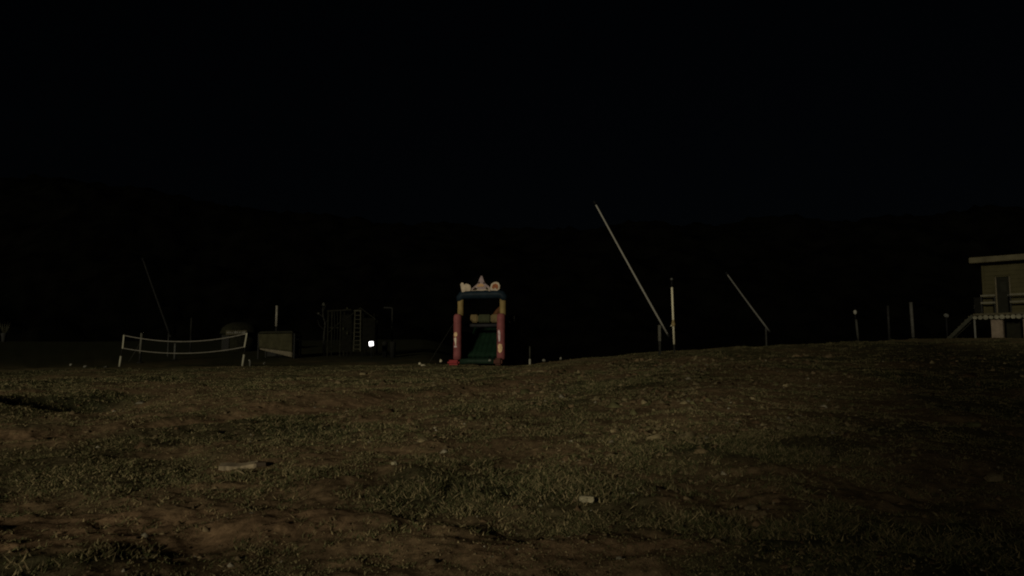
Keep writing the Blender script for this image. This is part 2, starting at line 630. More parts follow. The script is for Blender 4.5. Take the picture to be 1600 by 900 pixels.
# blue top arch with drooped ends
pts = [(-1.36, .62, 3.82), (-1.34, .62, 4.02), (-1.22, .62, 4.17)] + [(x, .62, 4.20) for x in np.linspace(-1.0, 1.0, 9)] + [(1.22, .62, 4.17), (1.34, .62, 4.02), (1.36, .62, 3.82)]
MB().tube(pts, [.2, .24, .26] + [.26 + .012 * (k % 2) for k in range(9)] + [.26, .24, .2], 20).build('top_arch', VB, infl)
# crest: thick cut-out panels standing on the arch
crest = MB().prism([(-.95, 4.42), (-.62, 4.55), (-.40, 4.72), (-.22, 4.86), (-.13, 5.12), (-.03, 5.32), (.06, 5.30), (.13, 5.08), (.22, 4.86),
                    (.44, 4.70), (.58, 4.52), (.62, 4.42)], .52, .74).build('crest', VL, infl)
MB().prism([(-.78, 4.44), (-.60, 4.47), (-.35, 4.66), (-.25, 4.60), (-.2, 4.48), (.22, 4.48), (.30, 4.66), (.42, 4.60), (.52, 4.44), (.44, 4.40), (-.7, 4.40)],
           .50, .518).build('crest_swag', VC, crest)
MB().prism([(-.30, 4.69), (-.2, 4.80), (-.05, 4.86), (.10, 4.82), (.20, 4.70), (.1, 4.66), (-.2, 4.66)], .50, .518).build('crest_emblem', VP, crest)
for pts_ in ([(-.58, 4.46), (-.36, 4.64), (-.24, 4.56), (-.3, 4.46)], [(.26, 4.52), (.32, 4.66), (.46, 4.52), (.42, 4.46)], [(-.20, 4.88), (-.12, 4.98), (-.10, 4.86)], [(.12, 4.84), (.14, 4.96), (.22, 4.84)]):
    MB().prism(pts_, .482, .499).build('crest_shadow_print', mat('maroon_print', (.030, .016, .014), .6, .3, 4), crest)
MB().prism([(-1.28, 4.82), (-1.20, 4.93), (-1.10, 4.90), (-1.04, 4.80), (-.92, 4.86), (-.78, 4.82), (-.66, 4.74), (-.62, 4.58), (-.66, 4.42), (-1.0, 4.40),
            (-1.06, 4.26), (-1.12, 4.24), (-1.20, 4.42)], .44, .66).build('crest_figure', VC, infl)
rf = MB().prism([(.60, 4.42), (.56, 4.62), (.62, 4.80), (.76, 4.90), (.94, 4.93), (1.08, 4.86), (1.15, 4.70), (1.13, 4.50), (1.0, 4.40), (.8, 4.40)], .46, .68).build('crest_figure', VC, infl)
MB().prism([(.66, 4.58), (.72, 4.76), (.88, 4.83), (1.02, 4.76), (1.06, 4.60), (.98, 4.47), (.86, 4.60), (.76, 4.50)], .44, .458).build('crest_figure_patch', VO, rf)
MB().prism([(.50, 4.44), (.58, 4.40), (.62, 4.30), (.54, 4.24), (.44, 4.30)], .44, .50).build('crest_tassel', VC, infl)
# slide body
MB().box((-1.22, 2.0, 1.05), (.42, 3.2, 1.9), bevel=.12).build('side_wall', VK, infl)
MB().box((1.28, 2.0, 1.35), (.42, 3.2, 2.5), bevel=.12).build('side_wall', VK, infl)
lane = MB()
for k in range(7):
    xx = -.90 + k * .30
    lane.tube([(xx, .95, .34), (xx, 1.5, .66), (xx, 2.4, 1.55), (xx, 3.1, 2.2), (xx, 3.5, 2.3)], .30, 14)
lane.build('slide_lane', VG, infl)
MB().tube([(-1.3, 1.15, 2.40), (-.5, 1.15, 2.38), (.4, 1.15, 2.38), (1.2, 1.15, 2.40)], .11, 14).build('landing_rail', mat('grey_vinyl', (.022, .022, .026), .5, .3, 3), infl)
for x0, x1, m_ in ((-.95, -.45, mat('dull_yellow_vinyl', (.12, .088, .040), .5, .3, 3)), (-.44, .34, mat('moss_vinyl', (.030, .034, .015), .5, .3, 3)), (.35, 1.05, mat('dull_yellow_vinyl', (.12, .088, .040)))):
    MB().box(((x0 + x1) / 2, 1.5, 2.82), (x1 - x0, .3, .48), bevel=.06).build('back_panel', m_, infl)
MB().tube([(.50, 1.6, 2.95), (.76, 1.55, 3.22), (1.0, 1.5, 3.42), (1.2, 1.45, 3.54)], [.13, .17, .18, .16], 14).build('back_arch', mat('rust_vinyl', (.10, .045, .022), .5, .3, 3), infl)
MB().box((0, 3.6, 1.2), (2.2, .3, 2.4), bevel=.1).build('rear_wall', VK, infl)
MB().box((1.60, 2.4, 1.55), (.34, 1.6, 3.0), bevel=.08).build('outer_flank', mat('charcoal_vinyl', (.018, .018, .016), .6, .3, 3), infl)
# front mattress and corner blocks
mt = MB()
for k in range(5):
    mt.tube([(-1.05, -.18 + k * .22, .22), (-.5, -.18 + k * .22, .25), (.5, -.18 + k * .22, .25), (1.0, -.18 + k * .22, .22)], .17, 10)
mt.build('landing_mattress', mat('deep_green_vinyl', (.013, .025, .017), .5, .3, 3), infl)
MB().box((-1.42, -.25, .17), (.72, .5, .3), bevel=.1).build('corner_block', mat('bright_red_vinyl', (.20, .022, .026), .45, .3, 3), infl)
MB().box((1.24, -.2, .22), (.5, .5, .42), bevel=.1).build('corner_block', VT, infl)
MB().lathe([(.02, -.03), (.085, -.02), (.10, .03), (.06, .09), (.02, .10)], 14, (.78, -.40, .26)).build('valve_cap', mat('milky_plastic', (.18, .19, .16), .4, .2, 4), infl)


def curved_patch(cx, cy, r, outline, m, name):
    """print on a column: outline in (arc length, z), laid around the column a few mm proud"""
    bm = bmesh.new()
    rows = 14
    zs = [p[1] for p in outline]
    z0, z1 = min(zs), max(zs)
    # left and right edge of the outline for each height
    def edges(z):
        xs = []
        n = len(outline)
        for k in range(n):
            (xa, za), (xb, zb) = outline[k], outline[(k + 1) % n]
            if (za - z) * (zb - z) <= 0 and za != zb:
                xs.append(xa + (xb - xa) * (z - za) / (zb - za))
        return (min(xs), max(xs)) if xs else None
    prev = None
    for k in range(rows + 1):
        z = z0 + .001 + (z1 - z0 - .002) * k / rows
        e = edges(z)
        if not e:
            continue
        ring = []
        for q in range(6):
            s = e[0] + (e[1] - e[0]) * q / 5
            t = -math.pi / 2 + s / r
            ring.append(bm.verts.new((cx + (r + .008) * math.cos(t), cy + (r + .008) * math.sin(t), z)))
        if prev:
            for q in range(5):
                bm.faces.new((prev[q], prev[q + 1], ring[q + 1], ring[q]))
        prev = ring
    M = MB()
    M.bm.free()
    M.bm = bm
    o = M.build(name, m, infl)
    so = o.modifiers.new('thickness', 'SOLIDIFY')
    so.thickness = .006
    return o


PP = mat('bright_peach_print', (.60, .42, .26), .5, .35, 9)
PC = mat('bright_cream_print', (.62, .52, .44), .5, .35, 9)
PL_ = mat('bright_lilac_print', (.50, .39, .42), .5, .35, 9)
curved_patch(-1.32, .1, .257, [(u_ - .05, v_) for u_, v_ in [(-.13, 1.80), (-.08, 1.93), (.03, 1.95), (.11, 1.86), (.09, 1.72), (-.02, 1.66), (-.11, 1.70)]], PP, 'printed_figure')
curved_patch(-1.32, .1, .257, [(u_ - .05, v_) for u_, v_ in [(-.12, 1.60), (.02, 1.64), (.06, 1.5), (.04, 1.32), (.05, 1.18), (-.02, 1.16), (-.05, 1.35), (-.11, 1.48)]], PC, 'printed_figure')
curved_patch(-1.32, .1, .257, [(u_ - .05, v_) for u_, v_ in [(-.10, 1.14), (0, 1.16), (.09, 1.13), (.08, 1.05), (-.09, 1.04)]], PL_, 'printed_figure')
curved_patch(1.32, .1, .257, [(-.14, 1.98), (-.08, 2.06), (.0, 2.0), (.02, 1.7), (0, 1.4), (-.08, 1.36), (-.11, 1.6)], PL_, 'printed_figure')
curved_patch(1.32, .1, .257, [(-.15, 1.18), (-.06, 1.26), (.10, 1.22), (.14, 1.0), (.10, .78), (-.02, .72), (-.12, .82)], PP, 'printed_figure')
for x0, x1 in ((-1.45, -3.1),):
    MB().tube([(x0, .5, 2.9), ((x0 + x1) / 2, .3, 1.5), (x1, .1, .12)], .012, 6).build('guy_rope', DIMP, infl)

# ------------------------------------------------------------------ volleyball net
Yn = 56.0
LB, LT = at(187, 573, Yn), at(194, 521, Yn)
RB, RT = at(379, 572, Yn), at(387, 516, Yn)
net = thing('volleyball_net', 'sagging volleyball net with white tapes between two tilted posts', 'volleyball net', ((LB.x + RB.x) / 2, Yn, gz((LB.x + RB.x) / 2, Yn)))
NO = net.location.copy()
L = lambda p: Vector(p) - NO
for b_, t_ in ((LB, LT), (RB, RT)):
    d = t_ - b_
    lo = Vector((b_.x - d.x * .08, b_.y, gz(b_.x, b_.y) - .05))
    pole = MB().tube([L(lo), L(t_)], .035, 10).build('post', DARK, net)
    MB().tube([L(b_), L(b_ + d * .32)], .085, 12).build('white_sleeve', WHITE, pole)


def netline(p, q, sag, n=24):
    return [p.lerp(q, k / n) - Vector((0, 0, sag * 4 * (k / n) * (1 - k / n))) for k in range(n + 1)]


TA, TB = at(194, 524, Yn), at(386, 521, Yn)
BA, BB = at(192, 544, Yn), at(382, 542, Yn)
top, bot = netline(TA, TB, .52), netline(BA, BB, .42)
for nm, ln_, w in (('top_tape', top, .06), ('bottom_tape', bot, .055)):
    m_ = MB()
    for p, q in zip(ln_[:-1], ln_[1:]):
        m_.bar(L(p), L(q), .03, w)
    m_.build(nm, mat('white_tape', (.145, .136, .12), .8, .25, 4), net)
for p, q in ((TA, BA), (TB, BB)):
    MB().bar(L(p + Vector((0, 0, .03))), L(q - Vector((0, 0, .03))), .11, .10).build('side_tape', WHITE, net)
m_ = MB()
for k in range(25):
    for h in range(3):
        f = (k + h / 3) / 25
        p = TA.lerp(TB, f) - Vector((0, 0, .52 * 4 * f * (1 - f)))
        q = BA.lerp(BB, f) - Vector((0, 0, .42 * 4 * f * (1 - f)))
        m_.bar(L(p), L(q), .004)
for k in range(1, 8):
    ln_ = [a_.lerp(b_, k / 8) for a_, b_ in zip(top, bot)]
    for p, q in zip(ln_[:-1], ln_[1:]):
        m_.bar(L(p), L(q), .004)
m_.build('net_mesh', BLACKM, net)


# ------------------------------------------------------------------ posts and poles
def post(name, label, px, Y, ytop, ybot, w, m, lean=0.0, cap=None, base_m=None, plate=True, group=None, cat='post'):
    """upright post: the visible shaft runs from ytop to ybot (picture rows); below that it carries on dark to the ground"""
    f = foot(px, Y)
    t = thing(name, label, cat, f, 0, group)
    zt, zb = zof(ytop, Y) - f.z, zof(ybot, Y) - f.z
    zb = max(zb, 0)
    r = w / 2
    X_ = lambda z: lean * (z - zb)
    MB().tube([(X_(zb), 0, zb), (X_(zt), 0, zt)], r, 12).build('shaft', m, t)
    MB().lathe([(r * 1.15, zt - .03), (r * 1.2, zt), (r * .8, zt + .03)], 12, (X_(zt), 0, 0)).build('cap', cap or m, t)
    if zb > .06:
        MB().tube([(X_(-.1), 0, -.1), (0, 0, zb - .002)], r * .8, 12).build('lower_shaft', base_m or DARK, t)
    if plate:
        MB().lathe([(r * 2.4, -.1), (r * 2.4, .03), (r * 1.6, .06)], 12).build('base_plate', base_m or DARK, t)
    return t


# post with a small brace behind the net
p = post('braced_post', 'pale post with thin slanting brace behind the net, near its left end', 219, 66, 521, 552, .22, mat('greyed_white', (.085, .083, .07), .7, .3, 3), .03)
zz = zof(535, 66) - p.location.z
MB().tube([(-.02, .02, zz), (-1.1, .3, .05)], .035, 8).build('brace', DIMP, p)
post('slim_post', 'short grey post behind the middle of the net', 273, 70, 537, 566, .2, mat('mid_grey', (.06, .06, .055), .7, .3, 3))
p = post('faint_post', 'dim grey upright post rising behind the net', 297, 84, 497, 524, .22, mat('faint_grey', (.013, .013, .012), .7, .2, 3), .0)
post('tall_post', 'pale upright post above the dark olive canvas shelter', 430.5, 80, 478, 510, .26, mat('dusty_white', (.17, .16, .14), .7, .25, 3))


def leaning(name, label, Y, top, low, w, m, post_px, post_top, post_bot, pm):
    a_, b_ = at(*low, Y), at(*top, Y)
    f = foot(post_px, Y)
    t = thing(name, label, 'pole', f)
    l_ = lambda p: Vector(p) - f
    n = 8
    pole = MB().tube([l_(a_.lerp(b_, k / n)) + Vector((0, 0, -.04 * math.sin(math.pi * k / n))) for k in range(n + 1)], [w / 2 * (1 - .25 * k / n) for k in range(n + 1)], 12).build('arm', m, t)
    d = (b_ - a_).normalized()
    MB().tube([l_(b_), l_(b_ + d * .22)], w * .55, 10).build('tip', BLACKM, pole)
    MB().tube([l_(a_ - d * .18), l_(a_)], w * .62, 10).build('end_weight', DARK, pole)
    zt, zb = zof(post_top, Y) - f.z, max(zof(post_bot, Y) - f.z, .02)
    MB().bar((0, 0, zb), (0, 0, zt), .13 if Y < 50 else .12).build('post', pm, t)
    MB().bar((0, 0, -.15), (0, 0, zb - .002), .11).build('post_foot', DIMP, t)
    near = a_.lerp(b_, .06)
    MB().bar((.02, -.02, zt - .12), l_(near), .06, .1).build('hinge_bracket', DIMP, t)
    return t


leaning('raised_arm_pole', 'long white pole slanting up to the left, nearest and brightest of three', 40, (931, 320), (1043, 522), .11, mat('arm_white', (.24, .235, .22), .6, .1, 3), 1031, 508, 533, mat('post_grey', (.10, .098, .085), .7, .3, 3))
leaning('raised_arm_pole', 'shorter pale pole slanting up to the left, beyond the upright white pole', 62, (1136.5, 429), (1201, 516), .15, mat('arm_grey', (.095, .094, .09), .6, .1, 3), 1198, 513, 519, DIMP)
leaning('raised_arm_pole', 'barely visible dark pole slanting up left behind the volleyball net', 75, (224, 407), (266, 524), .22, mat('arm_dark', (.012, .012, .012), .7, .2, 3), 262, 519, 530, DARK)

# upright banded white pole by the nearest slanting pole
Yp = 40.0
f = foot(1054, Yp)
wp = thing('banded_pole', 'upright cream pole with collar and black top beside slanting pole', 'pole', f)
Zp = lambda py: zof(py, Yp) - f.z
tilt = lambda z: -.018 * z
seg = lambda y0, y1, r, m_, nm: MB().tube([(tilt(Zp(y0)), 0, Zp(y0)), (tilt(Zp(y1)), 0, Zp(y1))], r, 14).build(nm, m_, wp)
seg(538, 449, .055, WHITE2, 'shaft')
seg(556, 538.1, .045, DIMP, 'foot')
seg(448.9, 438, .05, BLACKM, 'black_top')
MB().lathe([(.04, 0), (.075, .03), (.07, .10), (.02, .13)], 12, (tilt(Zp(438)), 0, Zp(438))).build('top_cap', GREYP, wp)
c = MB().lathe([(.058, Zp(510)), (.10, Zp(509)), (.105, Zp(506)), (.065, Zp(501)), (.058, Zp(500))], 14, (tilt(Zp(505)), 0, 0)).build('collar', mat('brassy_collar', (.26, .20, .10), .5, .3, 4), wp)
MB().tube([(tilt(Zp(507)) - .09, -.03, Zp(508)), (tilt(Zp(507)) - .14, -.04, Zp(510))], .03, 8).build('collar_hook', WHITE2, c)

# posts at the right
p = post('capped_post', 'thin leaning post with separate pale round knob on top', 1342, 55, 500, 529, .16, mat('post_dim', (.034, .034, .031), .7, .3, 3), -.06)
zk, z1 = zof(488, 55) - p.location.z, zof(500, 55) - p.location.z
MB().tube([(-.06 * z1, 0, z1 - .02), (-.12, 0, zk)], .035, 8).build('neck', BLACKM, p)
MB().lathe([(.04, -.16), (.11, -.08), (.12, .06), (.07, .15), (.02, .17)], 14, (-.13, 0, zk)).build('knob', mat('knob_white', (.19, .185, .17), .6, .2, 4), p)
post('dim_post', 'very dark thin post between the knobbed post and the grey post', 1391, 60, 478, 530, .18, DARK)
post('grey_post', 'straight grey post standing left of the raised cabin stairs', 1428.5, 55, 473, 527, .22, mat('post_mid', (.05, .049, .045), .7, .3, 3), -.02)
p = post('lamp_bollard', 'dark bollard with pale angled head at foot of cabin stairs', 1482, 50, 496, 528, .1, BLACKM)
zk = zof(493, 50) - p.location.z
MB().box((0, 0, zk), (.30, .16, .22), Matrix.Rotation(R(20), 4, 'Y'), .05).build('head', mat('head_grey', (.07, .07, .066), .6, .25, 4), p)

# inverted-L pole
f = foot(612, 76)
lp = thing('bent_pole', 'dim inverted-L pole right of the lit lamp', 'pole', f)
zt, zb = zof(481, 76) - f.z, zof(514, 76) - f.z
MB().tube([(0, 0, zb), (0, 0, zt - .12), (-.04, 0, zt - .03), (-.14, 0, zt), (-.85, 0, zt + .02)], .085, 10).build('arm', mat('bent_grey', (.018, .018, .017), .7, .3, 3), lp)
MB().tube([(0, 0, -.1), (0, 0, zb)], .07, 10).build('lower_shaft', BLACKM, lp)

# ------------------------------------------------------------------ dome hut, canvas shelter
Yd = 86.0
f = foot(374, Yd)
dh = thing('dome_hut', 'dark olive dome-roofed hut behind right end of volleyball net', 'hut', f)
zr, zs = zof(503, Yd) - f.z, zof(519, Yd) - f.z
HM = mat('olive_felt', (.013, .013, .008), .9, .35, 4, bump=.3)
MB().lathe([(1.95, -.2), (1.95, zs - .25)], 24).build('wall', HM, dh)
MB().lathe([(2.15, zs - .25), (2.12, zs - .05), (1.9, zs + (zr - zs) * .42), (1.45, zs + (zr - zs) * .74), (.8, zs + (zr - zs) * .93), (.15, zr)], 28).build('roof', HM, dh)
sg = MB().box((.35, -2.2, zs - .14), (2.25, .06, .5)).build('sign_board', WOOD, dh)
mk = random.Random(4)
xx = -.68
while xx < 1.38:
    w = mk.uniform(.10, .24)
    h = mk.uniform(.14, .30)
    MB().box((xx + w / 2, -2.24, zs - .14 + mk.uniform(-.04, .04)), (w, .03, h), bevel=.01).build('lettering', mat('sign_white', (.115, .11, .10), .7, .3, 6), sg)
    xx += w + mk.uniform(.03, .09)
MB().box((-.9, -1.93, .75), (.8, .1, 1.7)).build('door', DARK, dh)

Ys = 70.0
f = foot(432, Ys)
sh = thing('canvas_shelter', 'olive canvas-sided shelter with pale slanting hem', 'shelter', f)
l_ = lambda px, py, Y=Ys: at(px, py, Y) - f
CM = mat('olive_canvas', (.034, .032, .018), .85, .3, 3, bump=.4)
def sheet(quad, m_, name, th=.04, ripple=.03):
    bm = bmesh.new()
    n, k = 16, 8
    rows = []
    for j in range(k + 1):
        row = []
        for i_ in range(n + 1):
            u_, v_ = i_ / n, j / k
            p_ = (quad[0].lerp(quad[1], u_)).lerp(quad[3].lerp(quad[2], u_), v_)
            p_.y += ripple * math.sin(u_ * 21 + v_ * 3) * (.4 + v_)
            row.append(bm.verts.new(p_))
        rows.append(row)
    for j in range(k):
        for i_ in range(n):
            fc = bm.faces.new((rows[j][i_], rows[j][i_ + 1], rows[j + 1][i_ + 1], rows[j + 1][i_]))
            fc.smooth = True
    M = MB(); M.bm.free(); M.bm = bm
    o = M.build(name, m_, sh)
    so = o.modifiers.new('thickness', 'SOLIDIFY')
    so.thickness = th
    return o
sheet([l_(404, 522), l_(457, 521), l_(457, 549.5), l_(405, 543.5)], CM, 'canvas_wall')
sheet([l_(406, 544), l_(457, 550), l_(457, 558.5), l_(406, 546)], mat('pale_hem', (.11, .095, .07), .8, .3, 4), 'hem', .04, .015)
MB().prism([(l_(403, 521).x, l_(403, 521).z), (l_(459, 520).x, l_(459, 520).z), (l_(456, 517).x, l_(456, 517).z), (l_(408, 518).x, l_(408, 518).z)], -.1, 2.4).build('roof', mat('roof_felt', (.016, .016, .011), .9, .3, 4), sh)
for px in (404, 460):
    q = l_(px, 520)
    for yy in (.06, 2.2):
        MB().bar((q.x, yy, -.2), (q.x, yy, q.z - .06), .12).build('corner_post', DARK, sh)
MB().box((l_(431, 540).x, 2.25, l_(431, 540).z), (3.0, .06, 1.9)).build('rear_wall', DARK, sh)

# ------------------------------------------------------------------ crooked trunk
f = foot(507, 74)
tr = thing('bare_tree', 'slim crooked pale trunk standing between shelter and ladder tower', 'tree', f)
l_ = lambda px, py: at(px, py, 74) - f
BK = mat('blotchy_bark', (.018, .018, .016), .9, .8, 9, dirt=(.006, .006, .006))
b_ = MB().tube([l_(507, 558), l_(506, 535), l_(507, 518), l_(508.5, 506), l_(505, 494), l_(504.5, 484), l_(505.5, 475)], [.13, .12, .10, .09, .08, .07, .03], 10).build('trunk', BK, tr)
for p0, p1, p2 in (((505, 495), (499, 491), (493, 489)), ((507, 508), (512, 500), (516, 491)), ((505, 487), (508, 479), (512, 474)), ((506, 515), (499, 508), (496, 500))):
    MB().tube([l_(*p0), l_(*p1), l_(*p2)], [.05, .035, .012], 7).build('branch', BK, b_)
for (px, py, s) in ((505.5, 476, .24), (498, 490, .22), (508, 506, .2)):
    MB().rock(l_(px, py), (s * 1.2, s, s * 1.4), px, 1, .5).build('leaf_clump', mat('dry_leaves', (.040, .040, .035), .9, .5, 9), tr)

# ------------------------------------------------------------------ ladder tower
Yt = 72.0
f = foot(566, Yt)
tw = thing('ladder_tower', 'dark timber play tower with a long pale ladder up its front', 'play tower', f)
l_ = lambda px, py, Y=Yt: at(px, py, Y) - f
LM = mat('ladder_grey', (.032, .031, .023), .8, .4, 5)
TM = mat('tower_timber', (.0055, .0055, .0038), .9, .4, 5, bump=.3)
lad = bpy.data.objects.new('ladder', None)
COL.objects.link(lad)
lad.parent = tw
MB().bar(l_(552.5, 549), l_(555, 484), .11, .1).build('rail', LM, lad)
MB().bar(l_(563, 549), l_(563.5, 484), .11, .1).build('rail', LM, lad)
for k in range(10):
    py = 486 + k * 6.6
    a_, b_ = l_(554.6 - k * .25, py), l_(563.4, py)
    MB().bar(a_, b_, .10, .06).build('rung', LM, lad)
MB().bar(l_(553, 485.5) + Vector((0, .02, 0)), l_(565, 485.5) + Vector((0, .02, 0)), .18, .12).build('top_rung', LM, lad)
for px in (543, 566.5, 584):
    for yy in (.2, 1.9):
        q = l_(px, 490)
        MB().bar((q.x, yy, -.2), (q.x, yy, q.z), .13).build('tower_post', TM, tw)
q0, q1 = l_(567, 497), l_(585, 546)
nb = 7
for k in range(nb):
    x0 = q0.x + (q1.x - q0.x) * k / nb
    x1 = q0.x + (q1.x - q0.x) * (k + 1) / nb - .012
    MB().box(((x0 + x1) / 2, .11, (q0.z + q1.z) / 2), (x1 - x0, .035, q0.z - q1.z + .02 * (k % 3))).build('plank', TM, tw)
ra, rb, rc = l_(541, 497), l_(563, 480), l_(587, 498)
MB().prism([(ra.x, ra.z), (rb.x, rb.z), (rc.x, rc.z), (rc.x, rc.z - .1), (rb.x, rb.z - .12), (ra.x, ra.z - .1)], .02, 2.2).build('roof', mat('tower_roof', (.012, .012, .009), .9, .4, 4), tw)
q = l_(563, 520)
MB().box((q.x, 1.05, q.z), (2.5, 1.9, .12)).build('platform', TM, tw)
for px, py in ((537, 514), (543, 521), (543, 482)):
    MB().rock(l_(px, py) + Vector((0, -.08, 0)), (.22, .16, .3), px + py, 1, .4).build('climbing_hold', mat('hold_olive', (.022, .023, .013), .8, .3, 4), tw)
MB().box(l_(541, 520) + Vector((0, .12, 0)), (.9, .05, 3.4)).build('climbing_board', TM, tw)

# ------------------------------------------------------------------ floodlight
Yf = 69.0
f = foot(580, Yf)
fl = thing('floodlight', 'lit square white floodlight in front of the ladder tower', 'floodlight', f)
q = at(580, 537, Yf) - f
hd = MB().box(q + Vector((0, .07, 0)), (.58, .12, .56), bevel=.03).build('housing', BLACKM, fl)
MB().box(q, (.41, .08, .41), Matrix.Rotation(R(-7), 4, 'Y'), .038).build('lens', mat('lit_lens', (.8, .8, .8), .4, .0, 3, emission=((1.0, .96, .98), 2.2)), hd)
MB().bar((q.x, .1, -.1), (q.x, .1, q.z - .3), .07).build('stand', BLACKM, fl)
for s_ in (-1, 1):
    MB().bar((q.x + s_ * .32, .07, q.z - .32), (q.x + s_ * .32, .07, q.z + .1), .03, .06).build('yoke', BLACKM, fl)

# ------------------------------------------------------------------ spiky plant at the far left
Yq = 118.0
f = foot(6.5, Yq, 535)
pl = thing('spiky_plant', 'dim spiky fan-leaved plant in pale round pot at left edge', 'plant', f)
q = at(6.5, 525, Yq) - f
MB().lathe([(.30, -.3), (.34, q.z - .2), (.44, q.z + .1), (.46, q.z + .42), (.30, q.z + .46)], 14, (q.x, 0, 0)).build('pot', mat('pot_grey', (.026, .026, .026), .8, .3, 5), pl)
LF = mat('leaf_olive', (.026, .026, .018), .7, .4, 6)
for k, dx in enumerate((-.85, -.55, -.26, .04, .34, .64, .95)):
    a_ = q + Vector((dx * .25, 0, .42))
    t_ = q + Vector((dx, .2 * math.sin(k * 2), 2.1 + .3 * math.cos(k * 1.7) + (.25 if k == 6 else 0)))
    mdl = a_.lerp(t_, .5) + Vector((dx * .10, 0, .05))
    MB().tube([a_, mdl, t_], [.05, .10, .015], 5).build('leaf', LF, pl)

# ------------------------------------------------------------------ clutter by the ladder tower
f = foot(527, 73)
fr = thing('climbing_frame', 'dim timber climbing frame with hanging ropes left of the ladder tower', 'climbing frame', f)
l_ = lambda px, py: at(px, py, 73) - f
FM = mat('frame_timber', (.011, .011, .008), .9, .4, 5)
for px in (513, 532.5):
    q = l_(px, 486)
    for yy in (0, 1.6):
        MB().bar((q.x, yy, -.2), (q.x, yy, q.z), .13).build('post', FM, fr)
q0, q1 = l_(511, 486), l_(549, 484)
MB().bar(q0, q1, .14).build('top_beam', FM, fr)
MB().bar(l_(513, 520) + Vector((0, -.07, 0)), l_(532.5, 503) + Vector((0, -.07, 0)), .08).build('brace', FM, fr)
for px in (518, 522.5, 527):
    MB().tube([l_(px, 487), l_(px + .6, 512), l_(px - .3, 540)], .035, 6).build('rope', mat('rope_grey', (.016, .016, .013), .9, .3, 5), fr)
MB().box(l_(522.5, 512), (.9, .06, .10)).build('rope_bar', FM, fr)
for px, py, w, h, lab in ((601, 548, .5, 1.0, 'dim squat bin right of the lit lamp'), (613.5, 549, .55, 1.1, 'dim squat bin at the foot of the bent pole')):
    f = foot(px, 71)
    t = thing('squat_bin', lab, 'bin', f)
    zb = zof(541, 71) - f.z
    MB().lathe([(w * .42, -.1), (w * .5, zb + .2), (w * .5, zb + .3)], 14).build('body', mat('bin_dark', (.010, .010, .009), .8, .3, 4), t)
    MB().lathe([(w * .55, zb + .302), (w * .5, zb + .38), (w * .2, zb + .44)], 14).build('lid', mat('bin_lid', (.013, .013, .012), .8, .3, 4), t)

# ------------------------------------------------------------------ small white markers on the field
PEB = mat('marker_white', (.17, .165, .145), .7, .3, 12)
PEBW = mat('marker_bright', (.48, .43, .33), .7, .25, 12)
GRP = 'pale stones along the far edge of the field'
for k, (px, py, Y, w, h, m_, lab) in enumerate((
        (111, 570, 55, .17, .22, PEB, 'small upright pale stone, leftmost of three left of the net'),
        (133.5, 573, 55, .28, .19, PEB, 'middle pale stone of three left of the net'),
        (165.5, 573.5, 55, .28, .14, mat('marker_dull', (.085, .085, .075), .7, .3, 12), 'dull flat stone nearest the left net post'),
        (413.5, 568, 58, .2, .2, PEB, 'small pale stone in front of the canvas shelter'),
        (656, 568.5, 47, .18, .18, PEBW, 'smaller bright stone of the pair left of the inflatable slide'),
        (661.5, 571.5, 45, .27, .17, PEBW, 'larger bright stone of the pair left of the inflatable slide'),
        (689, 564, 46, .15, .24, PEBW, 'bright upright stone close to the inflatable slide'),
        (850, 563.5, 46, .22, .16, PEB, 'pale stone right of the thin rod beyond the slide'),
        (876, 560.5, 46, .14, .18, PEB, 'tiny pale stone on the crest right of the slide'))):
    q = at(px, py, Y)
    tag(MB().rock((0, 0, 0), (w, w, h), k + 40, 2, .3).build('pale_stone', m_), lab, 'stone', GRP).location = (q.x, Y, q.z)
p = at(390, 572, 57)
pg = thing('short_peg', 'short pale peg beside the right net post', 'peg', (p.x, 57, gz(p.x, 57)))
zt = zof(563, 57) - pg.location.z
MB().tube([(.03, 0, -.1), (.03, 0, zt - .1), (-.02, 0, zt)], [.07, .075, .05], 8).build('stake', mat('peg_white', (.095, .093, .085), .7, .3, 6), pg)
MB().lathe([(.08, zt - .03), (.09, zt), (.05, zt + .05)], 8, (-.02, 0, 0)).build('head', PEB, pg)
p = at(828, 566, 46)
rd = thing('marker_rod', 'thin dim rod with bright white foot right of the slide', 'rod', (p.x, 46, min(gz(p.x, 46), p.z)))
zt, zb = zof(541, 46) - rd.location.z, zof(561, 46) - rd.location.z
MB().tube([(0, 0, zb), (0, 0, zt)], .05, 8).build('rod', mat('rod_grey', (.030, .030, .026), .7, .3, 6), rd)
MB().tube([(0, 0, -.05), (0, 0, zb)], [.075, .06], 10).build('white_foot', mat('foot_white', (.26, .25, .21), .6, .2, 6), rd)

# ------------------------------------------------------------------ raised cabin at the right
ox, oy = 27.05, 45.0
gz0 = zof(529.5, 45)
cb = thing('raised_cabin', 'flat-roofed olive cabin on a raised log deck at right edge', 'cabin', (ox, oy, gz0), R(-40))
DK = zof(490, 45) - gz0        # deck height
WT = zof(412, 45) - gz0        # wall top
CW = mat('olive_cabin_paint', (.036, .032, .0165), .8, .25, 1.6, bump=.25)
CT = mat('grey_trim', (.085, .08, .062), .8, .3, 4)
LN = 7.0
